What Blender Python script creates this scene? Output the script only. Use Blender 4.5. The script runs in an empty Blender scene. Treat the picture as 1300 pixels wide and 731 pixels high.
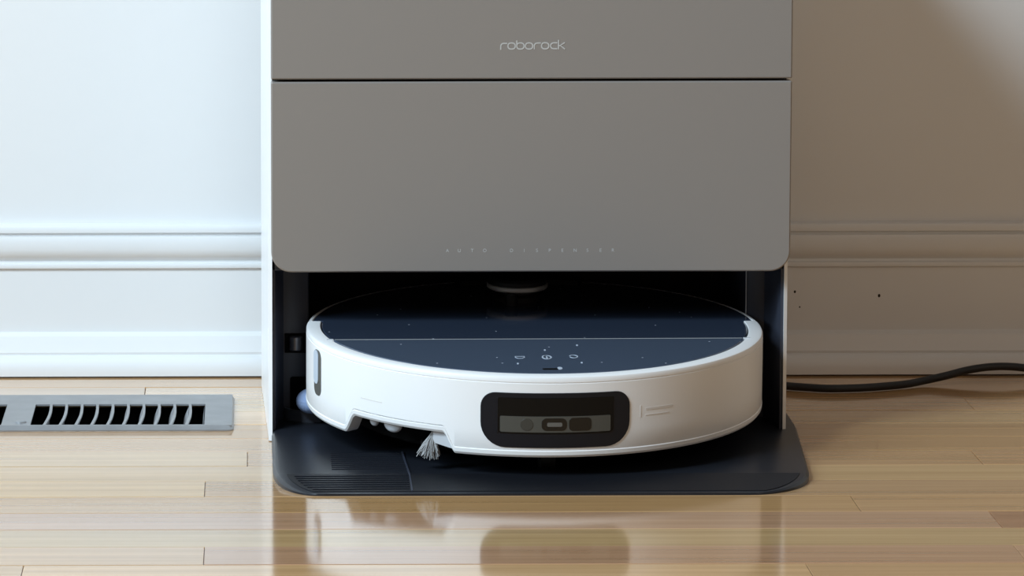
import bpy, bmesh, math, random
from mathutils import Vector, Matrix

random.seed(7)
C = bpy.context.scene.collection
S = bpy.context.scene
PI = math.pi

# ------------------------------------------------------------------ camera
F_PX, PPX, PPY = 5156.6, 320.0, 85.9           # focal length and principal point, in pixels of 1300 x 731
cam = bpy.data.cameras.new('camera')
cam.sensor_fit = 'HORIZONTAL'
cam.sensor_width = 36.0
cam.lens = F_PX / 1300.0 * 36.0
cam.shift_x = (650.0 - PPX) / 1300.0
cam.shift_y = -(365.5 - PPY) / 1300.0
cam.clip_start = 0.05
cam.clip_end = 50
cam_ob = bpy.data.objects.new('camera', cam)
C.objects.link(cam_ob)
cam_ob.matrix_world = (Matrix.Translation((0.0, -3.09, 0.6146))
                       @ Matrix.Rotation(math.radians(84.0), 4, 'X')
                       @ Matrix.Rotation(math.radians(-0.15), 4, 'Z'))
S.camera = cam_ob

# ------------------------------------------------------------------ world, lights, exposure
W = bpy.data.worlds.new('room_light')
S.world = W
W.use_nodes = True
bg = W.node_tree.nodes['Background']
bg.inputs[0].default_value = (1.0, 0.82, 0.68, 1)
bg.inputs[1].default_value = 0.14


def area(name, loc, target, sx, sy, power, col):
    l = bpy.data.lights.new(name, 'AREA')
    l.shape = 'RECTANGLE'
    l.size, l.size_y = sx, sy
    l.energy = power
    l.color = col
    o = bpy.data.objects.new(name, l)
    C.objects.link(o)
    o.location = loc
    o.rotation_euler = (Vector(target) - Vector(loc)).to_track_quat('-Z', 'Y').to_euler()
    return o


area('window_daylight', (-2.25, -1.55, 1.80), (0.15, 0.05, 0.15), 0.9, 1.5, 86, (0.66, 0.85, 1.0))
area('window_upper_light', (-1.75, -2.05, 2.65), (0.3, 0.1, 0.15), 0.6, 0.6, 78, (0.72, 0.88, 1.0))
area('fill_warm', (2.2, -3.0, 2.2), (0.3, 0.1, 0.1), 1.4, 1.4, 12, (1.0, 0.80, 0.60))  # unseen warm fill, added to brighten the right side

S.view_settings.view_transform = 'Standard'
S.view_settings.look = 'None'
S.view_settings.gamma = 1.0
S.view_settings.use_curve_mapping = False
S.view_settings.exposure = 0.0


# ------------------------------------------------------------------ materials
def lin(r, g, b):
    f = lambda v: (v / 255 / 12.92) if v / 255 <= 0.04045 else ((v / 255 + 0.055) / 1.055) ** 2.4
    return (f(r), f(g), f(b), 1)


def mat(name, rgb, rough=0.5, metal=0.0, spec=0.5, coat=0.0, coat_rough=0.05, bump=0.0, bump_scale=200.0, var=0.0,
        var_scale=20.0):
    m = bpy.data.materials.new(name)
    m.use_nodes = True
    nt = m.node_tree
    b = nt.nodes['Principled BSDF']
    b.inputs['Base Color'].default_value = lin(*rgb)
    b.inputs['Roughness'].default_value = rough
    b.inputs['Metallic'].default_value = metal
    b.inputs['Specular IOR Level'].default_value = spec
    b.inputs['Coat Weight'].default_value = coat
    b.inputs['Coat Roughness'].default_value = coat_rough
    tc = nt.nodes.new('ShaderNodeTexCoord')
    if var > 0:
        n = nt.nodes.new('ShaderNodeTexNoise')
        n.inputs['Scale'].default_value = var_scale
        n.inputs['Detail'].default_value = 4
        nt.links.new(tc.outputs['Object'], n.inputs['Vector'])
        r = nt.nodes.new('ShaderNodeValToRGB')
        c = lin(*rgb)
        r.color_ramp.elements[0].color = tuple(v * (1 - var) for v in c[:3]) + (1,)
        r.color_ramp.elements[1].color = tuple(min(1, v * (1 + var)) for v in c[:3]) + (1,)
        r.color_ramp.elements[0].position = 0.3
        r.color_ramp.elements[1].position = 0.7
        nt.links.new(n.outputs['Fac'], r.inputs['Fac'])
        nt.links.new(r.outputs['Color'], b.inputs['Base Color'])
    if bump > 0:
        n = nt.nodes.new('ShaderNodeTexNoise')
        n.inputs['Scale'].default_value = bump_scale
        n.inputs['Detail'].default_value = 3
        nt.links.new(tc.outputs['Object'], n.inputs['Vector'])
        bp = nt.nodes.new('ShaderNodeBump')
        bp.inputs['Strength'].default_value = bump
        bp.inputs['Distance'].default_value = 0.001
        nt.links.new(n.outputs['Fac'], bp.inputs['Height'])
        nt.links.new(bp.outputs['Normal'], b.inputs['Normal'])
    return m


def speckled(name, rgb, speck, scale, size, **k):
    m = mat(name, rgb, **k)
    nt = m.node_tree
    b = nt.nodes['Principled BSDF']
    tc = nt.nodes.new('ShaderNodeTexCoord')
    v = nt.nodes.new('ShaderNodeTexVoronoi')
    v.voronoi_dimensions = '2D'
    v.inputs['Scale'].default_value = scale
    nt.links.new(tc.outputs['Object'], v.inputs['Vector'])
    v.inputs['Randomness'].default_value = 1.0
    lt = nt.nodes.new('ShaderNodeMath')
    lt.operation = 'LESS_THAN'
    lt.inputs[1].default_value = size
    nt.links.new(v.outputs['Distance'], lt.inputs[0])
    mx = nt.nodes.new('ShaderNodeMix')
    mx.data_type = 'RGBA'
    mx.inputs[6].default_value = lin(*rgb)
    mx.inputs[7].default_value = lin(*speck)
    nt.links.new(lt.outputs[0], mx.inputs[0])
    nt.links.new(mx.outputs[2], b.inputs['Base Color'])
    return m


def wood_mat():
    m = bpy.data.materials.new('varnished_oak')
    m.use_nodes = True
    nt = m.node_tree
    L = nt.links.new
    b = nt.nodes['Principled BSDF']
    b.inputs['Roughness'].default_value = 0.11
    b.inputs['Specular IOR Level'].default_value = 0.5
    b.inputs['Coat Weight'].default_value = 0.75
    b.inputs['Coat Roughness'].default_value = 0.08
    oi = nt.nodes.new('ShaderNodeObjectInfo')
    geo = nt.nodes.new('ShaderNodeNewGeometry')
    mp = nt.nodes.new('ShaderNodeMapping')
    mp.inputs['Scale'].default_value = (2.2, 90, 30)
    off = nt.nodes.new('ShaderNodeVectorMath')
    off.operation = 'SCALE'
    off.inputs[3].default_value = 13.0
    cb = nt.nodes.new('ShaderNodeCombineXYZ')
    L(oi.outputs['Random'], cb.inputs[0])
    L(oi.outputs['Random'], cb.inputs[1])
    L(cb.outputs[0], off.inputs[0])
    add = nt.nodes.new('ShaderNodeVectorMath')
    add.operation = 'ADD'
    L(geo.outputs['Position'], add.inputs[0])
    L(off.outputs[0], add.inputs[1])
    L(add.outputs[0], mp.inputs['Vector'])
    n = nt.nodes.new('ShaderNodeTexNoise')
    n.inputs['Scale'].default_value = 1.0
    n.inputs['Detail'].default_value = 6
    n.inputs['Roughness'].default_value = 0.6
    L(mp.outputs[0], n.inputs['Vector'])
    r = nt.nodes.new('ShaderNodeValToRGB')
    r.color_ramp.elements[0].color = (0.80, 0.77, 0.72, 1)
    r.color_ramp.elements[0].position = 0.32
    r.color_ramp.elements[1].color = (1.10, 1.10, 1.08, 1)
    r.color_ramp.elements[1].position = 0.66
    L(n.outputs['Fac'], r.inputs['Fac'])
    mx = nt.nodes.new('ShaderNodeMix')
    mx.data_type = 'RGBA'
    mx.blend_type = 'MULTIPLY'
    mx.inputs[0].default_value = 1.0
    L(oi.outputs['Color'], mx.inputs[6])
    L(r.outputs['Color'], mx.inputs[7])
    L(mx.outputs[2], b.inputs['Base Color'])
    bp = nt.nodes.new('ShaderNodeBump')
    bp.inputs['Strength'].default_value = 0.03
    bp.inputs['Distance'].default_value = 0.0005
    L(n.outputs['Fac'], bp.inputs['Height'])
    L(bp.outputs['Normal'], b.inputs['Normal'])
    return m


M = dict(
    wall=mat('wall_paint', (228, 228, 228), 0.55, bump=0.12, bump_scale=60),
    trim=mat('trim_paint', (228, 228, 228), 0.4, bump=0.05, bump_scale=40),
    oak=wood_mat(),
    gap=mat('floor_gap_dirt', (62, 50, 42), 0.8),
    panel=mat('grey_satin_panel', (154, 148, 143), 0.5, metal=0.4, spec=0.4, bump=0.02, bump_scale=900),
    white=mat('white_plastic', (240, 240, 240), 0.32, spec=0.5),
    black=mat('black_plastic', (54, 58, 70), 0.42, bump=0.03, bump_scale=900),
    cavity=mat('black_cavity', (14, 14, 15), 0.6),
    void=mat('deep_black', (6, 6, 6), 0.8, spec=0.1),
    ceiling=mat('dock_underside', (44, 46, 50), 0.5),
    ramp=mat('ramp_rubber', (17, 19, 25), 0.5, spec=0.35, bump=0.05, bump_scale=700),
    lip=mat('grey_guard_lip', (74, 80, 92), 0.35),
    base=mat('charcoal_base_plastic', (29, 32, 39), 0.34, bump=0.04, bump_scale=700),
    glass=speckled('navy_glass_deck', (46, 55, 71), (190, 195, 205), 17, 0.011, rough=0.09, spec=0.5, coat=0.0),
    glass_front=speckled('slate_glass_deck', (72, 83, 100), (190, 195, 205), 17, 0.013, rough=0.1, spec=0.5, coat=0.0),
    seam=mat('pale_seam', (185, 185, 182), 0.4),
    icon=mat('printed_icons', (178, 188, 202), 0.5),
    bezel=mat('bumper_window_bezel', (19, 22, 29), 0.3, spec=0.3),
    window=mat('sensor_window', (14, 14, 14), 0.2, spec=0.2),
    strip=mat('sensor_strip', (74, 74, 69), 0.35),
    strip_lens=mat('strip_lens', (60, 60, 56), 0.2),
    pill=mat('dark_sensor_lens', (17, 17, 16), 0.2),
    glint=mat('painted_lens_glint', (98, 96, 91), 0.4),
    pale=mat('pale_grey_plastic', (196, 198, 202), 0.45),
    blue=mat('pale_blue_sensor', (188, 200, 214), 0.3),
    mop=mat('blue_mop_fibre', (148, 168, 206), 0.9, bump=0.6, bump_scale=600),
    silver=mat('silver_ring', (225, 224, 220), 0.3, metal=0.35),
    steel=mat('steel_roller', (120, 122, 130), 0.3, metal=0.8),
    rubber=mat('black_rubber', (20, 20, 20), 0.6),
    cord=mat('black_cord_sheath', (20, 20, 22), 0.5),
    logo=mat('light_grey_print', (200, 200, 198), 0.4, metal=0.2),
    faint=mat('faint_grey_print', (192, 191, 190), 0.45),
    mark=mat('grey_body_print', (222, 218, 214), 0.5),
    register=mat('galvanised_grey_paint', (146, 147, 149), 0.4, metal=0.3, var=0.08, var_scale=60),
    blade=mat('grey_damper_blade', (170, 170, 172), 0.5, metal=0.2),
    bristle=mat('pale_bristles', (158, 158, 158), 0.8),
    dirt=mat('dark_nail_hole', (40, 33, 28), 0.9),
)


# ------------------------------------------------------------------ helpers
def obj(name, verts, faces, m, parent=None, smooth=False, auto=None):
    me = bpy.data.meshes.new(name)
    me.from_pydata([tuple(v) for v in verts], [], faces)
    me.validate()
    bm = bmesh.new()
    bm.from_mesh(me)
    bmesh.ops.recalc_face_normals(bm, faces=bm.faces)
    bm.to_mesh(me)
    bm.free()
    me.materials.append(M[m] if isinstance(m, str) else m)
    if smooth or auto:
        for p in me.polygons:
            p.use_smooth = True
        if auto:
            me.set_sharp_from_angle(angle=math.radians(auto))
    o = bpy.data.objects.new(name, me)
    C.objects.link(o)
    if parent:
        o.parent = parent
    return o


class MB:
    """collects pieces that become ONE mesh"""

    def __init__(self):
        self.v, self.f = [], []

    def add(self, verts, faces):
        n = len(self.v)
        self.v += [tuple(v) for v in verts]
        self.f += [tuple(i + n for i in f) for f in faces]
        return self

    def box(self, x0, y0, z0, x1, y1, z1):
        v = [(x0, y0, z0), (x1, y0, z0), (x1, y1, z0), (x0, y1, z0), (x0, y0, z1), (x1, y0, z1), (x1, y1, z1), (x0, y1, z1)]
        return self.add(v, [(0, 3, 2, 1), (4, 5, 6, 7), (0, 1, 5, 4), (1, 2, 6, 5), (2, 3, 7, 6), (3, 0, 4, 7)])

    def chamfer_box(self, x0, y0, z0, x1, y1, z1, c):
        """box with a chamfered upper rim"""
        v = [(x0, y0, z0), (x1, y0, z0), (x1, y1, z0), (x0, y1, z0),
             (x0, y0, z1 - c), (x1, y0, z1 - c), (x1, y1, z1 - c), (x0, y1, z1 - c),
             (x0 + c, y0 + c, z1), (x1 - c, y0 + c, z1), (x1 - c, y1 - c, z1), (x0 + c, y1 - c, z1)]
        f = [(0, 3, 2, 1), (8, 9, 10, 11)]
        for a in (0, 4):
            for i in range(4):
                j = (i + 1) % 4
                f.append((a + i, a + j, a + 4 + j, a + 4 + i))
        return self.add(v, f)

    def tube(self, pts, r, n=10, caps=True):
        pts = [Vector(p) for p in pts]
        rr = r if isinstance(r, (list, tuple)) else [r] * len(pts)
        up = Vector((0, 0, 1))
        V, Fc = [], []
        prev = None
        for i, p in enumerate(pts):
            t = (pts[min(i + 1, len(pts) - 1)] - pts[max(i - 1, 0)]).normalized()
            a = prev if prev is not None else (up.cross(t) if abs(t.z) < 0.95 else Vector((1, 0, 0)).cross(t))
            a = (a - t * a.dot(t)).normalized()
            prev = a
            b = t.cross(a)
            for k in range(n):
                w = 2 * PI * k / n
                V.append(p + (a * math.cos(w) + b * math.sin(w)) * rr[i])
        for i in range(len(pts) - 1):
            for k in range(n):
                k2 = (k + 1) % n
                Fc.append((i * n + k, i * n + k2, (i + 1) * n + k2, (i + 1) * n + k))
        if caps:
            Fc.append(tuple(range(n)))
            Fc.append(tuple((len(pts) - 1) * n + k for k in range(n)))
        return self.add(V, Fc)

    def lathe(self, prof, n=48, c=(0, 0, 0)):
        V, Fc = [], []
        for (r, z) in prof:
            for k in range(n):
                w = 2 * PI * k / n
                V.append((c[0] + r * math.cos(w), c[1] + r * math.sin(w), c[2] + z))
        for i in range(len(prof) - 1):
            for k in range(n):
                k2 = (k + 1) % n
                Fc.append((i * n + k, i * n + k2, (i + 1) * n + k2, (i + 1) * n + k))
        Fc.append(tuple(range(n)))
        Fc.append(tuple((len(prof) - 1) * n + k for k in range(n)))
        return self.add(V, Fc)

    def prism(self, poly, a0, a1, axis='Z', c=0.0):
        """extrude a 2-D polygon along an axis, optional chamfer at the a0 end"""
        def P(u, w, a):
            return (u, w, a) if axis == 'Z' else ((u, a, w) if axis == 'Y' else (a, u, w))
        n = len(poly)
        rings = []
        if c > 0:
            cx = sum(p[0] for p in poly) / n
            cy = sum(p[1] for p in poly) / n
            ins = inset(poly, c)
            sgn = 1 if a1 > a0 else -1
            rings = [[P(u, w, a0) for u, w in ins], [P(u, w, a0 + sgn * c) for u, w in poly], [P(u, w, a1) for u, w in poly]]
        else:
            rings = [[P(u, w, a0) for u, w in poly], [P(u, w, a1) for u, w in poly]]
        V = [p for r in rings for p in r]
        Fc = [tuple(range(n)), tuple((len(rings) - 1) * n + i for i in range(n))]
        for r in range(len(rings) - 1):
            for i in range(n):
                j = (i + 1) % n
                Fc.append((r * n + i, r * n + j, (r + 1) * n + j, (r + 1) * n + i))
        return self.add(V, Fc)

    def build(self, name, m, parent=None, smooth=False, auto=None):
        return obj(name, self.v, self.f, m, parent, smooth, auto)


def inset(poly, d):
    n = len(poly)
    area2 = sum(poly[i][0] * poly[(i + 1) % n][1] - poly[(i + 1) % n][0] * poly[i][1] for i in range(n))
    s = 1 if area2 > 0 else -1
    out = []
    for i in range(n):
        p0, p1, p2 = Vector(poly[i - 1]), Vector(poly[i]), Vector(poly[(i + 1) % n])
        e1 = (p1 - p0).normalized()
        e2 = (p2 - p1).normalized()
        n1 = Vector((-e1.y, e1.x)) * s
        n2 = Vector((-e2.y, e2.x)) * s
        b = n1 + n2
        k = d / max(0.4, (1 + n1.dot(n2)))
        q = p1 + b * k
        out.append((q.x, q.y))
    return out


def rounded(x0, y0, x1, y1, r, n=6):
    """rounded rectangle, r = (bottom-left, bottom-right, top-right, top-left)"""
    if not isinstance(r, (tuple, list)):
        r = (r,) * 4
    out = []
    for (cx, cy, a, q) in ((x0 + r[0], y0 + r[0], PI, r[0]), (x1 - r[1], y0 + r[1], 1.5 * PI, r[1]),
                           (x1 - r[2], y1 - r[2], 0, r[2]), (x0 + r[3], y1 - r[3], 0.5 * PI, r[3])):
        if q <= 1e-6:
            out.append((cx, cy))
            continue
        for k in range(n + 1):
            w = a + 0.5 * PI * k / n
            out.append((cx + q * math.cos(w), cy + q * math.sin(w)))
    return out


def empty(name, loc, label, cat, rot=(0, 0, 0), group=None):
    o = bpy.data.objects.new(name, None)
    o.empty_display_size = 0.05
    C.objects.link(o)
    o.location = loc
    o.rotation_euler = rot
    o['label'] = label
    o['category'] = cat
    if group:
        o['group'] = group
    return o


def structure(o):
    o['kind'] = 'structure'
    return o


def ribbon(mb, pts, w, y0, y1, to3):
    """flat stroke of width w following 2-D pts, extruded y0..y1 with mapping to3(u, v, y)"""
    pts = [Vector(p) for p in pts]
    closed = (pts[0] - pts[-1]).length < 1e-9
    if closed:
        pts = pts[:-1]
    n = len(pts)
    L, R = [], []
    for i in range(n):
        a = pts[i - 1] if (closed or i > 0) else pts[i]
        b = pts[(i + 1) % n] if (closed or i < n - 1) else pts[i]
        t = (b - a).normalized()
        nn = Vector((-t.y, t.x)) * w / 2
        L.append(pts[i] + nn)
        R.append(pts[i] - nn)
    V = []
    for yy in (y0, y1):
        V += [to3(p.x, p.y, yy) for p in L] + [to3(p.x, p.y, yy) for p in R]
    Fc = []
    m = n if closed else n - 1
    for i in range(m):
        j = (i + 1) % n
        Fc += [(i, j, n + j, n + i), (2 * n + i, 3 * n + i, 3 * n + j, 2 * n + j),
               (i, 2 * n + i, 2 * n + j, j), (n + i, n + j, 3 * n + j, 3 * n + i)]
    if not closed:
        Fc += [(0, n, 3 * n, 2 * n), (n - 1, 3 * n - 1, 4 * n - 1, 2 * n - 1)]
    mb.add(V, Fc)


# ================================================================== THE SETTING
YW = 0.270                                   # front of the shoe moulding
X0, X1 = -1.35, 1.75

# wall
wall = structure(MB().box(X0 - 0.6, YW + 0.022, -0.05, X1 + 0.6, YW + 0.14, 2.7).build('wall_back', 'wall'))

# baseboard: profile (y, z) swept along the wall
prof = [(YW + 0.024, 0.0), (YW + 0.008, 0.0), (YW + 0.008, 0.0185), (YW + 0.0075, 0.0205), (YW + 0.0085, 0.0225), (YW + 0.0105, 0.0290),
        (YW + 0.0125, 0.0335), (YW + 0.0160, 0.0350), (YW + 0.0175, 0.0365), (YW + 0.0175, 0.0900), (YW + 0.0150, 0.0908),
        (YW + 0.0145, 0.0925), (YW + 0.0150, 0.0942), (YW + 0.0185, 0.0950), (YW + 0.0190, 0.0968), (YW + 0.0165, 0.0990),
        (YW + 0.0135, 0.1020), (YW + 0.0120, 0.1070), (YW + 0.0120, 0.1150), (YW + 0.0130, 0.1178), (YW + 0.0165, 0.1182),
        (YW + 0.0165, 0.1202), (YW + 0.0140, 0.1210), (YW + 0.0138, 0.1250), (YW + 0.0150, 0.1268), (YW + 0.0200, 0.1280), (YW + 0.024, 0.1280)]
bb = structure(MB().prism(prof, X0 - 0.5, X1 + 0.5, 'X').build('baseboard_back', 'trim', auto=40))
shoe = [(YW + 0.009, 0.0015)]
for k in range(9):
    w = 0.5 * PI * k / 8
    shoe.append((YW + 0.009 - 0.009 * math.cos(w), 0.0045 + 0.0140 * math.sin(w)))
shoe.insert(1, (YW, 0.0015))
structure(MB().prism(shoe, X0 - 0.5, X1 + 0.5, 'X').build('trim_1', 'trim', auto=40))
for (x, z, r) in ((0.5269, 0.0655, 0.0011), (0.4560, 0.0690, 0.0009), (0.4602, 0.0560, 0.0006)):
    v = [(x + r * math.cos(2 * PI * k / 10), YW + 0.01740, z + 1.35 * r * math.sin(2 * PI * k / 10)) for k in range(10)]
    v += [(a, YW + 0.0180, b) for a, _, b in v]
    obj('nail_hole', v, [tuple(range(10)), tuple(range(10, 20))] + [(i, (i + 1) % 10, 10 + (i + 1) % 10, 10 + i) for i in range(10)], 'dirt', bb)

# floor: subfloor slab, then strip oak plank by plank
REG = (-0.3570, 0.0400, -0.0150, 0.1760)     # outline of the floor register
HOLE = (-0.345, 0.0440, -0.0290, 0.1500)     # duct opening in the boards
sub = MB()
for (a, b, c, d) in ((X0 - 0.5, -3.6, X1 + 0.5, HOLE[1]), (X0 - 0.5, HOLE[3], X1 + 0.5, YW + 0.05),
                     (X0 - 0.5, HOLE[1], HOLE[0], HOLE[3]), (HOLE[2], HOLE[1], X1 + 0.5, HOLE[3])):
    sub.box(a, b, -0.03, c, d, -0.0016)
floor = structure(sub.build('floor', 'gap'))

PITCH, YB = 0.0542, -0.0432                  # board width and one known joint line
TONES = [(202, 162, 116), (197, 156, 111), (207, 170, 122), (191, 150, 107), (204, 165, 119), (198, 159, 117), (208, 172, 122), (194, 153, 106)]
known = {  # row index (0 = first board in front of YB) -> joint x positions
    2: [-0.0352], 0: [-0.0043, 0.5467], 6: [-0.0333], 7: [-0.1537, 0.3694], -4: [0.5787], 4: [0.5210], 3: [0.4308]}
tone_of = {(4, 1): (166, 122, 90), (5, 0): (200, 165, 117), (5, 1): (208, 170, 117), (6, 1): (186, 145, 112), (4, 0): (194, 153, 120)}
rng = random.Random(11)


def cut(x0, y0, x1, y1):
    hx0, hy0, hx1, hy1 = HOLE
    if x1 <= hx0 or x0 >= hx1 or y1 <= hy0 or y0 >= hy1:
        return [(x0, y0, x1, y1)]
    out = []
    if y0 < hy0:
        out.append((x0, y0, x1, hy0))
    if y1 > hy1:
        out.append((x0, hy1, x1, y1))
    a, b = max(y0, hy0), min(y1, hy1)
    if x0 < hx0:
        out.append((x0, a, hx0, b))
    if x1 > hx1:
        out.append((hx1, a, x1, b))
    return out


far = MB()
for row in range(-6, 64):
    y1 = YB - row * PITCH
    y0 = y1 - PITCH
    if y0 >= YW + 0.02:
        continue
    y1 = min(y1, YW + 0.022)
    js = list(known.get(row, []))
    if row not in known:
        js = [rng.uniform(-0.1, 0.5)] if row > 8 or row < -2 else []
    lo, hi = (min(js), max(js)) if js else (-0.2, 0.9)
    if not js:
        js = [rng.uniform(-0.75, -0.35), rng.uniform(0.75, 1.0)]
        lo, hi = min(js), max(js)
    while lo > X0:
        lo -= rng.uniform(0.45, 1.05)
        js.append(lo)
    while hi < X1:
        hi += rng.uniform(0.45, 1.05)
        js.append(hi)
    js = sorted(j for j in js if X0 < j < X1)
    xs = [X0] + js + [X1]
    for i in range(len(xs) - 1):
        pieces = cut(xs[i] + 0.0002, y0 + 0.00025, xs[i + 1] - 0.0002, y1 - 0.00025)
        lift = rng.uniform(-0.0002, 0.0002)
        if row > 22:
            for p in pieces:
                far.chamfer_box(p[0], p[1], -0.0016, p[2], p[3], lift, 0.00028)
            continue
        mb = MB()
        for p in pieces:
            mb.chamfer_box(p[0], p[1], -0.0016, p[2], p[3], lift, 0.00028)
        if not pieces:
            continue
        o = mb.build('plank', 'oak', floor)
        idx = sum(1 for j in xs[1:-1] if j <= xs[i] and j in known.get(row, []))
        t = tone_of.get((row, idx)) or rng.choice(TONES)
        k = rng.uniform(0.995, 1.075)
        cc = lin(*[min(255, v * k) for v in t])
        o.color = cc
fo = far.build('plank_field', 'oak', floor)
fo['kind'] = 'stuff'
fo.color = lin(202, 159, 115)

# ================================================================== FLOOR REGISTER
rx, ry = (REG[0] + REG[2]) / 2, (REG[1] + REG[3]) / 2
reg = empty('floor_register', (rx, ry, 0.0), 'grey slotted metal floor register set in the oak boards below the baseboard', 'floor register')
HX, HY = (REG[2] - REG[0]) / 2, (REG[3] - REG[1]) / 2
OY0, OY1 = -0.0620 + 0.0, 0.0250 + 0.0
OY0, OY1 = 0.0426 + 0.0 - ry, 0.1316 - ry
OY0 += 0.003
T = 0.0042
N = 11
banks = []
right0, right1 = -0.1746 - rx, -0.0382 - rx
p_ = (right1 - right0) / N
plate = MB()
c_ = 0.0016
# border as four chamfered rails plus centre bar and thin bars
top_z, bot_z = T, 0.0004


def rail(x0, y0, x1, y1):
    plate.box(x0, y0, T - 0.0014, x1, y1, T)


rail(-HX + c_, -HY + c_ * 2, HX - c_, OY0)
rail(-HX + c_, OY1, HX - c_, HY - c_ * 2)
rail(-HX + c_, OY0, -right1, OY1)
rail(right1, OY0, HX - c_, OY1)
rail(-right0, OY0, right0, OY1)
# sloping skirt round the plate
o4 = rounded(-HX, -HY, HX, HY, 0.006, 4)
i4 = rounded(-HX + c_, -HY + 2 * c_, HX - c_, HY - 2 * c_, 0.0045, 4)
n4 = len(o4)
plate.add([(a, b, 0.0) for a, b in o4] + [(a, b, 0.0010) for a, b in o4] + [(a, b, T) for a, b in i4] + [(a, b, T - 0.0014) for a, b in i4],
          [(r * n4 + i, r * n4 + (i + 1) % n4, (r + 1) * n4 + (i + 1) % n4, (r + 1) * n4 + i) for r in range(3) for i in range(n4)])
plate.build('face_plate', 'register', reg, auto=30)
bar0 = None
blade0 = None
for bank in (0, 1):
    b0 = right0 if bank else -right1
    sgn = 1
    for k in range(N):
        x = b0 + k * p_
        if k > 0:
            V, Fc = [], []
            nn = 7
            for j in range(nn):
                u = j / (nn - 1)
                y = OY0 - 0.0005 + (OY1 - OY0 + 0.001) * u
                bend = 0.0016 * math.sin(u * PI) - 0.0016 * (1 - u)
                for dx, z in ((-0.0011, T), (0.0011, T), (0.0011, T - 0.0016), (-0.0011, T - 0.0016)):
                    V.append((bend + dx, y, z))
            for j in range(nn - 1):
                for q in range(4):
                    Fc.append((j * 4 + q, j * 4 + (q + 1) % 4, j * 4 + 4 + (q + 1) % 4, j * 4 + 4 + q))
            Fc += [(0, 1, 2, 3), tuple((nn - 1) * 4 + q for q in range(4))]
            if bar0 is None:
                bar0 = obj('slat', V, Fc, 'register', reg)
                o = bar0
            else:
                o = bar0.copy()
                C.objects.link(o)
                o.parent = reg
            o.location = (x, 0, 0)
        # curved damper blade under the slot, opening a little more towards the right end
        if blade0 is None:
            V, Fc = [], []
            nn = 6
            for j in range(nn):
                u = j / (nn - 1)
                for t, z in ((0, 0.0), (0.0009, 0.0)):
                    V.append((-0.0055 * math.sin(u * PI / 2) + t, OY0 + 0.002, 0.0024 - 0.014 * u))
                    V.append((-0.0055 * math.sin(u * PI / 2) + t, OY1 - 0.002, 0.0024 - 0.014 * u))
            for j in range(nn - 1):
                a = j * 4
                Fc += [(a, a + 1, a + 5, a + 4), (a + 2, a + 6, a + 7, a + 3), (a, a + 4, a + 6, a + 2), (a + 1, a + 3, a + 7, a + 5)]
            blade0 = obj('damper_blade', V, Fc, 'blade', reg, auto=40)
            o = blade0
        else:
            o = blade0.copy()
            C.objects.link(o)
            o.parent = reg
        o.location = (x + p_ - 0.0008, 0, 0)
        o.rotation_euler = (0, 0, 0)
        kk = k / N if bank else 0.2
        o.scale = (0.15 + 0.85 * kk if k < N - 1 else 0.25, 1, 1)
# damper lever dimple on the centre bar
MB().lathe([(0.0045, 0.0), (0.0042, 0.0012), (0.003, 0.0018), (0.001, 0.0018)], 18, (0.0035, OY0 + 0.010, T - 0.0002)).build('damper_lever', 'register', reg, auto=40)
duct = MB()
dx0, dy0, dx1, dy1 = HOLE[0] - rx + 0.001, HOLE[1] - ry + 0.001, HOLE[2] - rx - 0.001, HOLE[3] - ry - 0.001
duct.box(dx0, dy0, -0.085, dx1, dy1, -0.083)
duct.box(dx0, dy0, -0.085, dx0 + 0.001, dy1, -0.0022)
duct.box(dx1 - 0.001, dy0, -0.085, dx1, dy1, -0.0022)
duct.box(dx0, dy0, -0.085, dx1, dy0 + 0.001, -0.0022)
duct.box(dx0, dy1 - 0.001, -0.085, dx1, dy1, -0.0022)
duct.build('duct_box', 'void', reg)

# ================================================================== DOCKING STATION
DX = 0.2130                                    # centre line
dock = empty('docking_station', (DX, 0.10, 0.0),
             'tall grey fronted robot vacuum docking station with white sides against the wall', 'docking station')


def dk(mb, name, m, **k):
    mb.v = [(x - DX, y - 0.10, z) for x, y, z in mb.v]
    return mb.build(name, m, dock, **k)


TOP = 0.488
PL, PR = 0.0143, 0.4113                       # front panel edges
YP = -0.015
# white side panels, opening out a touch towards the wall
dk(MB().prism([(0.0122, -0.0020), (0.0150, -0.0030), (0.0150, 0.2300), (0.0072, 0.2300)], 0.0006, TOP - 0.004, 'Z'), 'side_panel', 'white')
dk(MB().prism([(0.4112, -0.0010), (0.4086, -0.0020), (0.4086, 0.2300), (0.4160, 0.2300)], 0.0006, TOP - 0.004, 'Z'), 'side_panel', 'white')
dk(MB().prism([(0.0150, 0.2260), (0.4086, 0.2260), (0.4086, 0.2300), (0.0150, 0.2300)], 0.0006, TOP - 0.004, 'Z'), 'back_panel', 'white')
dk(MB().prism(rounded(0.0074, -0.013, 0.4158, 0.2305, (0.012, 0.012, 0.03, 0.03)), TOP, TOP - 0.004, 'Z', 0.0012), 'top_cover', 'panel')
# body behind the front panels; its underside is the ceiling of the garage
dk(MB().box(0.0170, -0.0030, 0.1345, 0.4066, 0.2250, TOP - 0.005), 'body_core', 'cavity')
dk(MB().box(0.0170, -0.0025, 0.1335, 0.4066, 0.2200, 0.1344), 'garage_ceiling', 'ceiling')
# grey front panels
up = dk(MB().prism(rounded(PL, 0.2822, PR, TOP - 0.006, (0.0012, 0.0012, 0.006, 0.006), 5), YP, -0.0032, 'Y', 0.0010), 'upper_front_panel', 'panel')
lo = dk(MB().prism(rounded(PL, 0.1338, PR, 0.2802, (0.0155, 0.0155, 0.0012, 0.0012), 10), YP, -0.0032, 'Y', 0.0010), 'lower_front_panel', 'panel')
# wordmark strokes on the upper panel
U = 0.0000508


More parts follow.
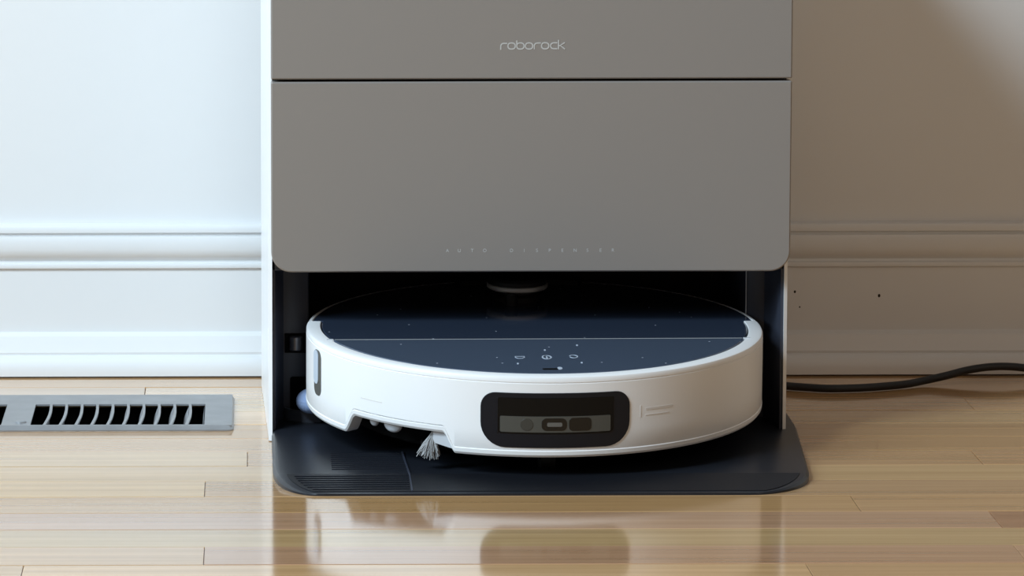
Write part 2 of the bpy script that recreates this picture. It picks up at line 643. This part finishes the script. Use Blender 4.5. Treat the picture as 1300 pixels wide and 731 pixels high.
def arc(cx, cy, rx_, ry_, a0, a1, n=14):
    return [(cx + rx_ * math.cos(math.radians(a0 + (a1 - a0) * k / n)), cy + ry_ * math.sin(math.radians(a0 + (a1 - a0) * k / n))) for k in range(n + 1)]


def sup(cx, cy, rx_, ry_, n=28):
    out = []
    for k in range(n + 1):
        w = 2 * PI * (k % n) / n
        c, s = math.cos(w), math.sin(w)
        out.append((cx + rx_ * math.copysign(abs(c) ** 0.8, c), cy + ry_ * math.copysign(abs(s) ** 0.8, s)))
    return out


strokes = [
    [(138, 255), (138, 200)] + [(138 + 42 * (1 - math.cos(a)), 200 - 42 * math.sin(a)) for a in [PI / 2 * k / 6 for k in range(1, 7)]] + [(235, 157)],
    sup(300, 198, 54, 46),
    [(378, 115), (378, 198)], sup(432, 198, 54, 46),
    sup(562, 198, 54, 46),
    [(640, 248), (640, 197)] + [(640 + 42 * (1 - math.cos(a)), 197 - 42 * math.sin(a)) for a in [PI / 2 * k / 6 for k in range(1, 7)]] + [(738, 153)],
    sup(803, 196, 54, 46),
    [(985, 152), (930, 152)] + [(930 + 46 * math.cos(a), 196 - 44 * math.sin(a)) for a in [PI / 2 + PI * k / 10 for k in range(1, 10)]] + [(930, 240), (985, 240)],
    [(1003, 108), (1003, 250)],
    [(1096, 148), (1030, 190), (1098, 246)], [(1003, 193), (1032, 193)],
]
wm = MB()
for si, s in enumerate(strokes):
    ribbon(wm, [(0.18888 + (u - 130) * U * 1.0, 0.30480 + (250 - v) * U) for u, v in s], 0.00092, YP - 0.00020 - 0.000012 * si, YP + 0.0002, lambda u, v, y: (u, y, v))
wm.v = [(x - DX, y - 0.10, z) for x, y, z in wm.v]
wm.build('wordmark', 'logo', up)


def letters(chars, mat_name, parent, size, xs, z, y, name, off):
    mb = MB()
    for ch, x in zip(chars, xs):
        cu = bpy.data.curves.new('t', 'FONT')
        cu.body = ch
        cu.size = size
        cu.align_x = 'CENTER'
        cu.extrude = 0.0001
        t = bpy.data.objects.new('t', cu)
        C.objects.link(t)
        dg = bpy.context.evaluated_depsgraph_get()
        me = bpy.data.meshes.new_from_object(t.evaluated_get(dg))
        mb.add([(x + v.co.x - off[0], y - v.co.z - off[1], z + v.co.y) for v in me.vertices], [tuple(p.vertices) for p in me.polygons])
        bpy.data.objects.remove(t)
        bpy.data.curves.remove(cu)
        bpy.data.meshes.remove(me)
    return mb.build(name, mat_name, parent)


px_u = [137, 207, 283, 357, 515, 590, 665, 740, 815, 890, 963, 1040, 1113]
letters('AUTODISPENSER', 'faint', lo, 0.0036, [0.1491 + (u - 137) / 4.643 * 0.000602 for u in px_u], 0.1492, YP - 0.00005, 'lettering', (DX, 0.10))

# garage: pillars, side walls, back
YPF = 0.046
dk(MB().prism([(0.0152, 0.000), (0.0172, 0.000), (0.0185, 0.020), (0.0205, 0.038), (0.0240, YPF), (0.0425, YPF), (0.0440, YPF + 0.0015), (0.0440, 0.215), (0.0152, 0.215)],
              0.0085, 0.1335, 'Z'), 'pillar', 'black', auto=50)
dk(MB().prism([(0.4084, 0.000), (0.4064, 0.000), (0.4050, 0.020), (0.4030, 0.038), (0.3995, YPF), (0.3868, YPF), (0.3853, YPF + 0.0015), (0.3853, 0.215), (0.4084, 0.215)],
              0.0085, 0.1335, 'Z'), 'pillar', 'black', auto=50)
dk(MB().box(0.0441, 0.205, 0.0085, 0.3852, 0.222, 0.1334), 'garage_back', 'cavity')
# pale edge strip down the right pillar
dk(MB().box(0.3850, YPF - 0.0004, 0.0150, 0.3857, YPF + 0.0010, 0.1330), 'edge_strip', 'pale')
# charging contact: dark pocket with a steel roller
ct = MB()
x0, x1, z0, z1 = 0.0250, 0.0418, 0.0610, 0.0762
ct.box(x0, YPF - 0.0012, z0, x1, YPF + 0.0005, z0 + 0.0012)
ct.box(x0, YPF - 0.0012, z1 - 0.0012, x1, YPF + 0.0005, z1)
ct.box(x0, YPF - 0.0012, z0, x0 + 0.0012, YPF + 0.0005, z1)
ct.box(x1 - 0.0012, YPF - 0.0012, z0, x1, YPF + 0.0005, z1)
ct.box(x0, YPF - 0.0004, z0, x1, YPF + 0.0005, z1)
cpk = dk(ct, 'charging_contact', 'void')
ro = MB().lathe([(0.0040, 0.0), (0.0054, 0.0012), (0.0054, 0.0110), (0.0040, 0.0122)], 24, (0.0335 - DX, YPF - 0.10 - 0.0002, 0.0625))
ro.build('contact_roller', 'steel', cpk, auto=40)
# washing recess in the foot of the left pillar
dk(MB().prism(rounded(0.0292, 0.0130, 0.0436, 0.0420, 0.002, 3), YPF - 0.0006, YPF + 0.0004, 'Y'), 'wash_recess', 'void')

# base tray, lofted from back to front
BL, BR = 0.0144, 0.4222


def side_x(y):
    l, r = BL + 0.0004 * max(0, (-y) / 0.2), BR
    if y < 0.02:
        r = BR - 0.0121 * ((0.02 - y) / 0.16)
    if y > 0.095:
        r = BR - 0.0110 * min(1, (y - 0.095) / 0.012)
    # rounded front corners
    yl0, yf = -0.120, -0.2052
    if y < yl0:
        u = (yl0 - y) / (yl0 - yf)
        u = min(1, u)
        k = 1 - (1 - u ** 2.6) ** (1 / 2.2)
        l += 0.036 * k
    yr0 = -0.138
    if y < yr0:
        u = min(1, (yr0 - y) / (yr0 - yf))
        k = 1 - (1 - u ** 2.4) ** (1 / 2.0)
        r -= 0.048 * k
    return l, r


def h(y):
    if y > -0.160:
        return 0.0068 + 0.0022 * min(1, (y + 0.160) / 0.2)
    u = (-0.160 - y) / 0.0452
    return 0.0068 - 0.0050 * min(1, u)


ys = [0.224, 0.20, 0.15, 0.12, 0.107, 0.104, 0.101, 0.098, 0.095, 0.06, 0.02, -0.02, -0.06, -0.10, -0.12, -0.13, -0.14, -0.15, -0.158, -0.1605, -0.165, -0.17, -0.175,
      -0.18, -0.185, -0.19, -0.194, -0.1975, -0.200, -0.202, -0.2035, -0.2045, -0.2052]
V, Fc = [], []
for y in ys:
    l, r = side_x(y)
    hh = h(y)
    e = 0.0040
    row = [(l, y, 0.0002), (l, y, hh * 0.55), (l + e * 0.5, y, hh * 0.95), (l + e, y, hh), ]
    mid = [(l + e + (r - l - 2 * e) * k / 6, y, hh) for k in range(1, 6)]
    row += mid + [(r - e, y, hh), (r - e * 0.5, y, hh * 0.95), (r, y, hh * 0.55), (r, y, 0.0002)]
    V += row
nr = 13
for j in range(len(ys) - 1):
    for i in range(nr - 1):
        Fc.append((j * nr + i, j * nr + i + 1, (j + 1) * nr + i + 1, (j + 1) * nr + i))
    Fc.append((j * nr, (j + 1) * nr, (j + 1) * nr + nr - 1, j * nr + nr - 1))
Fc.append(tuple(range(nr)))
Fc.append(tuple((len(ys) - 1) * nr + i for i in range(nr)))
bt = MB().add(V, Fc)
base = dk(bt, 'base_tray', 'base', auto=14)
# dark entry ramp let into the front of the tray
rV, rF = [], []
rys = [-0.1606, -0.166, -0.172, -0.178, -0.184, -0.189, -0.193, -0.196, -0.1985, -0.2005]
for y in rys:
    l, r = side_x(y)
    l, r = l + 0.0075, r - 0.0060
    for k in range(13):
        rV.append((l + (r - l) * k / 12, y, h(y) + 0.0005))
    for k in range(13):
        rV.append((l + (r - l) * k / 12, y, h(y) - 0.0005))
for j in range(len(rys) - 1):
    a = j * 26
    for k in range(12):
        rF += [(a + k, a + k + 1, a + 27 + k, a + 26 + k), (a + 13 + k, a + 39 + k, a + 40 + k, a + 14 + k)]
    rF += [(a, a + 26, a + 39, a + 13), (a + 12, a + 25, a + 51, a + 38)]
e_ = (len(rys) - 1) * 26
rF += [tuple(range(13)) + tuple(range(25, 12, -1)), tuple(e_ + k for k in range(13)) + tuple(e_ + k for k in range(25, 12, -1))]
dk_r = MB().add([(x - DX, y - 0.10, z) for x, y, z in rV], rF)
dk_r.build('entry_ramp', 'ramp', base, auto=20)
# ribs on the left half of the entry ramp and a fine field of ribs behind
rb = MB()
for k in range(7):
    y = -0.1655 - k * 0.0050
    l, r = side_x(y)
    rb.box(l + 0.012, y - 0.0009, h(y) - 0.0004, 0.1135, y + 0.0009, h(y) + 0.0011)
for k in range(9):
    y = -0.088 - k * 0.0068
    rb.box(0.058, y - 0.0010, h(y) - 0.0004, 0.1135, y + 0.0010, h(y) + 0.0006)
rb.v = [(x - DX, y - 0.10, z) for x, y, z in rb.v]
rb.build('ramp_rib', 'base', base)['kind'] = 'stuff'
sm = MB()
ribbon(sm, [(0.1120, -0.085), (0.1130, -0.120), (0.1145, -0.160), (0.1150, -0.2005)], 0.0012, 0, 1, lambda u, v, y: (u - DX, v - 0.10, h(v) + (0.0010 if y else -0.0004)))
sm.build('tray_seam', 'black', base)
# curved guard lip around the washing recess
gl = MB()
ga = [(0.0460 + 0.0215 * math.cos(math.radians(a)), 0.0500 + 0.0215 * math.sin(math.radians(a))) for a in [180 + 9.0 * k for k in range(13)]]
ribbon(gl, ga, 0.0018, 0.006, 0.0180, lambda u, v, y: (u - DX, v - 0.10, y))
gl.build('guard_lip', 'lip', base, auto=40)

# ================================================================== ROBOT VACUUM
TILT = math.radians(2.7)
rob = empty('robot_vacuum', (0.2161, 0.0, 0.0098), 'white round robot vacuum with dark navy glass deck parked on the dock ramp', 'robot vacuum',
            (TILT, 0, math.radians(0.5)))
R0 = 0.175


def cyl_pt(phi, r, z):
    a = math.radians(phi)
    return (r * math.sin(a), -r * math.cos(a), z)


def nb(phi):
    """height of the bumper's lower edge: a notch at the lower left front shows the side brush"""
    a0, a1, b0, b1 = -58.2, -53.2, -26.8, -23.4
    lowz, hiz = 0.0200, 0.0345
    def ss(u):
        u = max(0, min(1, u))
        return u * u * (3 - 2 * u)
    if phi <= a0 or phi >= b1:
        return lowz
    if phi < a1:
        return lowz + (hiz - lowz) * ss((phi - a0) / (a1 - a0) * 1.15)
    if phi > b0:
        return lowz + (hiz - lowz) * ss((b1 - phi) / (b1 - b0))
    return hiz


TOPZ = 0.0806


def shell(phis, inner, top_in, notch=True):
    V, Fc = [], []
    for p in phis:
        zb = nb(p) if notch else 0.020
        lip = [(inner, TOPZ - 0.006), (top_in, TOPZ - 0.006), (top_in, TOPZ - 0.0004), (top_in + 0.0005, TOPZ), (R0 - 0.0022, TOPZ), (R0 - 0.0008, TOPZ - 0.0007), (R0 - 0.0001, TOPZ - 0.0022),
               (R0 - 0.0001, TOPZ - 0.0042), (R0 - 0.0006, TOPZ - 0.0045), (R0 - 0.0006, TOPZ - 0.0050), (R0, TOPZ - 0.0053), (R0, 0.040), (R0, zb + 0.0062), (R0 - 0.0003, zb + 0.0056), (R0 + 0.0003, zb + 0.0050),
               (R0, zb + 0.0022), (R0 - 0.0012, zb + 0.0005), (R0 - 0.0032, zb), (inner, zb + 0.0006)]
        n = len(lip)
        V += [cyl_pt(p, r, z) for r, z in lip]
    for j in range(len(phis) - 1):
        for i in range(n):
            k = (i + 1) % n
            Fc.append((j * n + i, j * n + k, (j + 1) * n + k, (j + 1) * n + i))
    Fc += [tuple(range(n)), tuple((len(phis) - 1) * n + i for i in range(n))]
    return V, Fc


PH_L, PH_R = -96.5, 94.8
ph = [PH_L + (PH_R - PH_L) * k / 110 for k in range(111)]
ph = sorted(set(ph + [-58.2 + 0.5 * k for k in range(11)] + [-26.8 + 0.34 * k for k in range(11)]))
V, Fc = shell(ph, 0.1640, 0.1640)
bumper = obj('bumper', V, Fc, 'white', rob, auto=28)
# rear body ring
ph2 = [PH_R + 0.5 + (360 - PH_R + PH_L - 1.0) * k / 80 for k in range(81)]
V, Fc = shell(ph2, 0.1660, 0.1712, False)
V = [(x * 0.9985, y * 0.9985, z) for x, y, z in V]
obj('rear_body', V, Fc, 'white', rob, auto=28)
# black chassis below and inside
MB().lathe([(0.138, 0.0125), (0.1450, 0.0160), (0.1450, 0.0420), (0.1625, 0.0440), (0.1625, 0.0500), (0.1625, 0.0745), (0.160, 0.0750)], 72).build('chassis', 'void', rob, auto=30)


def deck(name, phis_r, ylim, m='glass'):
    """glass deck piece cut by a straight seam at y = ylim[0] / ylim[1]"""
    pts = []
    for p, r in phis_r:
        x, y, _ = cyl_pt(p, r, 0)
        pts.append((x, y))
    mb = MB().prism(pts, TOPZ + 0.0001, TOPZ - 0.0030, 'Z', 0.0006)
    return mb.build(name, m, rob, auto=30)


YS = -0.0475
rf, rr_ = 0.1630, 0.1704
af = math.degrees(math.acos(-YS / rf)) if YS < 0 else 90
front_pts = [(-af + 0.1 + 2 * (af - 0.1) * k / 60, rf) for k in range(61)]
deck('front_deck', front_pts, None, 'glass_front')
rear = []
for k in range(12):
    rear.append((af + 0.4 + (PH_R - af - 0.4) * k / 11, rf))
for k in range(61):
    rear.append((PH_R + 0.4 + (360 - PH_R + PH_L - 0.8) * k / 60, rr_))
for k in range(12):
    rear.append((PH_L + (-af - 0.4 - PH_L) * k / 11, rf))
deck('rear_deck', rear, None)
MB().box(-0.1545, YS - 0.0003, TOPZ - 0.002, 0.1545, YS + 0.0007, TOPZ + 0.00012).build('deck_seam', 'seam', rob)
# light end stops of the seam in the rim
for s in (-1, 1):
    MB().chamfer_box(s * 0.1580 - 0.0028, YS - 0.0018, TOPZ - 0.002, s * 0.1580 + 0.0028, YS + 0.0018, TOPZ + 0.0004, 0.0005).build('rim_tab', 'pale', rob)

# icons on the deck
def flat(mb, pts, w):
    ribbon(mb, pts, w, TOPZ - 0.0002, TOPZ + 0.0003, lambda u, v, z: (u, v, z))


ic = MB()
flat(ic, arc(0.0011, -0.1105, 0.0032, 0.0060, 60, 360 + 120, 22)[:], 0.0011)
flat(ic, [(0.0011, -0.1085), (0.0011, -0.1150)], 0.0011)
ic.build('power_icon', 'icon', rob)
ic = MB()
flat(ic, [(-0.0222, -0.1075), (-0.0222, -0.1110), (-0.0205, -0.1140), (-0.0172, -0.1140), (-0.0155, -0.1110), (-0.0155, -0.1075), (-0.0222, -0.1075)], 0.0008)
ic.build('home_icon', 'icon', rob)
ic = MB()
flat(ic, arc(0.0212, -0.1085, 0.0029, 0.0048, 200, 520, 20), 0.0009)
ic.build('spot_icon', 'icon', rob)
for (x, y) in ((0.0016, -0.0865), (0.0271, -0.0706), (-0.0219, -0.1313), (0.0254, -0.1292)):
    MB().prism([(x + 0.0008 * math.cos(2 * PI * k / 10), y + 0.0022 * math.sin(2 * PI * k / 10)) for k in range(10)], TOPZ - 0.0002, TOPZ + 0.0003).build('indicator_dot', 'icon', rob)
MB().prism(rounded(-0.0052, -0.1520, 0.0062, -0.1475, 0.0015, 3), TOPZ - 0.0002, TOPZ + 0.0003).build('reset_slot', 'void', rob)
MB().prism([(0.0078 + 0.0019 * math.cos(2 * PI * k / 12), -0.1472 + 0.0040 * math.sin(2 * PI * k / 12)) for k in range(12)], TOPZ - 0.0002, TOPZ + 0.0003).build('slot_light', 'icon', rob)


def patch(name, outline, r0, r1, m, parent, bev=0.0, div=3):
    """plate wrapped on the bumper: outline in (phi degrees, z); radii r0 (back) and r1 (face)"""
    kx = math.radians(1) * R0
    poly = [(p * kx, z) for p, z in outline]
    a = MB()
    bm = bmesh.new()
    fr = inset(poly, bev) if bev else poly
    vs = [bm.verts.new((u, 0, w)) for u, w in fr]
    f = bm.faces.new(vs)
    res = bmesh.ops.triangulate(bm, faces=[f])
    # slice in vertical strips so that the plate follows the curve
    umin, umax = min(u for u, _ in fr), max(u for u, _ in fr)
    ns = max(2, int((umax - umin) / 0.004))
    for k in range(1, ns):
        u = umin + (umax - umin) * k / ns
        bmesh.ops.bisect_plane(bm, geom=bm.verts[:] + bm.edges[:] + bm.faces[:], plane_co=(u, 0, 0), plane_no=(1, 0, 0))
    bm.verts.index_update()
    V = [cyl_pt(v.co.x / kx, r1, v.co.z) for v in bm.verts]
    Fc = [tuple(v.index for v in fc.verts) for fc in bm.faces]
    be = [e for e in bm.edges if len(e.link_faces) == 1]
    # rim walls
    off = len(V)
    cu = sum(u for u, _ in poly) / len(poly)
    cw = sum(w for _, w in poly) / len(poly)
    mp = {}
    for e in be:
        for v in e.verts:
            if v.index not in mp:
                mp[v.index] = len(V)
                u, w = v.co.x, v.co.z
                if bev:
                    d = Vector((u - cu, w - cw))
                    d = d.normalized() * bev if d.length > 0 else d
                    u, w = u + d.x, w + d.y
                V.append(cyl_pt(u / kx, r0, w))
    for e in be:
        i, j = e.verts[0].index, e.verts[1].index
        Fc.append((i, j, mp[j], mp[i]))
    bm.free()
    return obj(name, V, Fc, m, parent, auto=35)


kd = 1.0 / (math.radians(1) * R0)               # metres along the bumper -> degrees


def rp(p0, p1, z0, z1, r, n=6):
    return [(u * kd, w) for u, w in rounded(p0 / kd, z0, p1 / kd, z1, r, n)]


PC = 1.0
housing = patch('camera_housing', rp(PC - 18.3, PC + 18.3, 0.0272, 0.0690, (0.0190, 0.0190, 0.0115, 0.0115), 8), R0 - 0.001, R0 + 0.0006, 'bezel', bumper, 0.0006)
win = patch('camera_window', rp(-13.0, 15.0, 0.0380, 0.0652, (0.003, 0.003, 0.0012, 0.0012), 4), R0 + 0.0004, R0 + 0.0009, 'window', bumper, 0.0003)
patch('window_frame', rp(-13.25, -12.9, 0.0385, 0.0645, 0.0002, 2), R0 + 0.0006, R0 + 0.0012, 'bezel', bumper)
patch('sensor_strip', rp(-12.4, 14.2, 0.0393, 0.0515, 0.0012, 4), R0 + 0.0008, R0 + 0.0013, 'strip', bumper, 0.0002)
patch('round_lens', [(-6.0 + 0.0047 * kd * math.cos(2 * PI * k / 24), 0.0453 + 0.0047 * math.sin(2 * PI * k / 24)) for k in range(24)], R0 + 0.0012, R0 + 0.0016, 'strip_lens', bumper, 0.0002)
lp = patch('pill_lens', rp(-2.5, 3.5, 0.0408, 0.0502, 0.0035, 5), R0 + 0.0012, R0 + 0.0016, 'pill', bumper, 0.0002)
patch('pill_lens', rp(4.0, 9.4, 0.0406, 0.0504, 0.0028, 5), R0 + 0.0012, R0 + 0.0016, 'pill', bumper, 0.0002)
patch('lens_glint', rp(-1.2, 2.4, 0.0440, 0.0470, 0.0010, 3), R0 + 0.0015, R0 + 0.0018, 'glint', bumper)  # lighter bar that paints the highlight inside the pill lens
# side sensor slot on the left of the bumper
patch('side_slot', rp(-75.9, -70.6, 0.0385, 0.0735, 0.0062, 6), R0 - 0.0006, R0 + 0.0003, 'strip', bumper)
patch('side_sensor', rp(-75.9, -72.4, 0.0470, 0.0728, 0.0045, 6), R0 + 0.0002, R0 + 0.0007, 'blue', bumper)
# small grey print to the right of the camera, far too small to read, and a faint one on the left
patch('printed_bar', rp(22.0, 22.3, 0.0475, 0.0560, 0.0002, 2), R0 - 0.0002, R0 + 0.00015, 'mark', bumper)
patch('printed_line', rp(23.5, 31.2, 0.0522, 0.0540, 0.0003, 2), R0 - 0.0002, R0 + 0.00015, 'mark', bumper)
patch('printed_line', rp(23.5, 30.2, 0.0482, 0.0490, 0.0003, 2), R0 - 0.0002, R0 + 0.00015, 'mark', bumper)
patch('printed_line', rp(-51.5, -44.0, 0.0500, 0.0507, 0.0003, 2), R0 - 0.0002, R0 + 0.00015, 'mark', bumper)

# lidar turret at the rear of the deck
lt = MB().lathe([(0.0195, TOPZ - 0.001), (0.0195, TOPZ + 0.0040), (0.0170, TOPZ + 0.0060), (0.0165, TOPZ + 0.0120)], 40, (-0.0055, 0.100, 0))
lidar = lt.build('lidar_turret', 'rubber', rob, auto=35)
MB().lathe([(0.0225, TOPZ + 0.0088), (0.0242, TOPZ + 0.0100), (0.0242, TOPZ + 0.0125), (0.0236, TOPZ + 0.0132)], 48, (-0.0055, 0.100, 0)).build('lidar_ring', 'silver', lidar, auto=35)
MB().lathe([(0.0232, TOPZ + 0.0130), (0.0232, TOPZ + 0.0165), (0.0215, TOPZ + 0.0185), (0.010, TOPZ + 0.0190)], 48, (-0.0055, 0.100, 0)).build('lidar_cap', 'rubber', lidar, auto=35)
MB().lathe([(0.0050, TOPZ), (0.0050, TOPZ + 0.0090)], 20, (-0.0120, 0.0765, 0)).build('lidar_button', 'rubber', lidar, auto=35)
# dark dock seal resting over the rear of the rim is part of the rear housing
rh = MB()
V, Fc = [], []
for k in range(21):
    p = 180 - 17.5 + 35 * k / 20
    V += [cyl_pt(p, 0.1560, TOPZ), cyl_pt(p, 0.1560, TOPZ + 0.0040), cyl_pt(p, 0.1752, TOPZ + 0.0040), cyl_pt(p, 0.1752, TOPZ - 0.02)]
for k in range(20):
    for i in range(4):
        j = (i + 1) % 4
        Fc.append((k * 4 + i, k * 4 + j, k * 4 + 4 + j, k * 4 + 4 + i))
Fc += [(0, 1, 2, 3), (80, 81, 82, 83)]
obj('rear_cover', V, Fc, 'rubber', rob)

# running gear
for s in (-1, 1):
    w = MB()
    w.lathe([(0.024, -0.010), (0.030, -0.0085), (0.030, 0.0085), (0.024, 0.010)], 28)
    w.v = [(s * 0.112 + z, 0.0 + x, 0.030 + y) for x, y, z in w.v]
    w.build('drive_wheel', 'rubber', rob, auto=35)
w = MB().lathe([(0.009, -0.006), (0.012, -0.005), (0.012, 0.005), (0.009, 0.006)], 20)
w.v = [(0.0 + z, -0.130 + x, 0.0115 + y) for x, y, z in w.v]
w.build('front_caster', 'rubber', rob, auto=35)
# blue mop pad peeking out on the left
mp = MB()
prf = []
for k in range(13):
    w_ = -PI / 2 + PI * k / 12
    prf.append((max(0.0004, 0.0125 * math.cos(w_)), 0.0125 * math.sin(w_)))
mp.lathe(prf, 28)
mp.v = [(-0.1700 + x, 0.0270 + y * 1.1, 0.0155 + z * 0.78) for x, y, z in mp.v]
mp.build('mop_pad', 'mop', rob, smooth=True)


# things seen through the notch: bumper bracket, brush hub, tuft of bristles, two pale feet
def blob(name, c, r, m, n=16, rot=0.0):
    mb = MB()
    prf = [(max(0.0003, math.cos(-PI / 2 + PI * k / 10)), math.sin(-PI / 2 + PI * k / 10)) for k in range(11)]
    mb.lathe(prf, n)
    ca, sa = math.cos(rot), math.sin(rot)
    mb.v = [(c[0] + x * r[0] * ca - y * r[1] * sa, c[1] + x * r[0] * sa + y * r[1] * ca, c[2] + z * r[2]) for x, y, z in mb.v]
    return mb.build(name, m, rob, smooth=True)


def on(phi, r, z):
    return cyl_pt(phi, r, z)


blob('brush_foot', on(-43.0, 0.166, 0.0330), (0.0085, 0.004, 0.0062), 'pale', rot=math.radians(-43))
blob('brush_foot', on(-50.0, 0.165, 0.0322), (0.0042, 0.003, 0.0042), 'pale', rot=math.radians(-50))
br = MB()
for (p0, p1, z0, z1) in ((-30.0, -24.2, 0.0225, 0.0360),):
    a = [on(p0, 0.1635, z0 + 0.003), on(p1, 0.1640, z0), on(p1, 0.1640, z1), on(p0, 0.1635, z1)]
    b = [on(p0, 0.1700, z0 + 0.003), on(p1, 0.1712, z0), on(p1, 0.1712, z1), on(p0, 0.1700, z1)]
    br.add(a + b, [(0, 1, 2, 3), (4, 5, 6, 7)] + [(i, (i + 1) % 4, 4 + (i + 1) % 4, 4 + i) for i in range(4)])
br.build('bumper_bracket', 'pale', rob)
# side brush: dark arm and a tuft of pale bristles hanging in the notch
arm = MB().tube([on(-44, 0.130, 0.0170), on(-37, 0.150, 0.0172), on(-31.0, 0.164, 0.0190)], [0.0026, 0.0024, 0.0020], 10)
brush = arm.build('side_brush', 'rubber', rob, auto=40)
tf = MB()
r_ = random.Random(5)
root = Vector(on(-30.5, 0.1665, 0.0330))
for k in range(130):
    tip_phi = -31.2 + max(-2.7, min(2.7, r_.gauss(0, 1.5)))
    tip = Vector(on(tip_phi, 0.1700 + r_.uniform(-0.004, 0.004), 0.0150 + r_.uniform(-0.0025, 0.0050)))
    mid = root.lerp(tip, 0.5) + Vector((r_.uniform(-.001, .001), r_.uniform(-.001, .001), r_.uniform(-.001, .0005)))
    tf.tube([root + Vector((r_.uniform(-.0008, .0008), r_.uniform(-.0008, .0008), 0)), mid, tip], [0.00045, 0.0005, 0.00035], 4)
tfo = tf.build('bristle_tuft', 'bristle', brush)
tfo['kind'] = 'stuff'

# ================================================================== POWER CORD
pts = [(0.4130, 0.2140, 0.0050), (0.4260, 0.2110, 0.0042), (0.4400, 0.2070, 0.0036), (0.4560, 0.2000, 0.0036), (0.4720, 0.1950, 0.0036), (0.4974, 0.1975, 0.0036), (0.5180, 0.2040, 0.0036),
       (0.5384, 0.2133, 0.0037), (0.5570, 0.2260, 0.0046), (0.5745, 0.2330, 0.0070), (0.5930, 0.2410, 0.0100), (0.6100, 0.2455, 0.0118), (0.6270, 0.2470, 0.0122), (0.6440, 0.2470, 0.0108),
       (0.6650, 0.2440, 0.0085), (0.70, 0.238, 0.0050), (0.75, 0.230, 0.0036), (0.82, 0.222, 0.0036), (0.95, 0.215, 0.0036)]


def spline(P, n=5):
    P = [Vector(p) for p in P]
    out = []
    for i in range(len(P) - 1):
        p0, p1, p2, p3 = P[max(0, i - 1)], P[i], P[i + 1], P[min(len(P) - 1, i + 2)]
        for k in range(n):
            t = k / n
            out.append(0.5 * ((2 * p1) + (p2 - p0) * t + (2 * p0 - 5 * p1 + 4 * p2 - p3) * t * t + (3 * p1 - p0 - 3 * p2 + p3) * t ** 3))
    out.append(P[-1])
    return out


cord = MB().tube(spline(pts), 0.0033, 12).build('power_cord', 'cord', smooth=True)
cord['label'] = 'black power cord running from the dock along the skirting on the right'
cord['category'] = 'power cord'
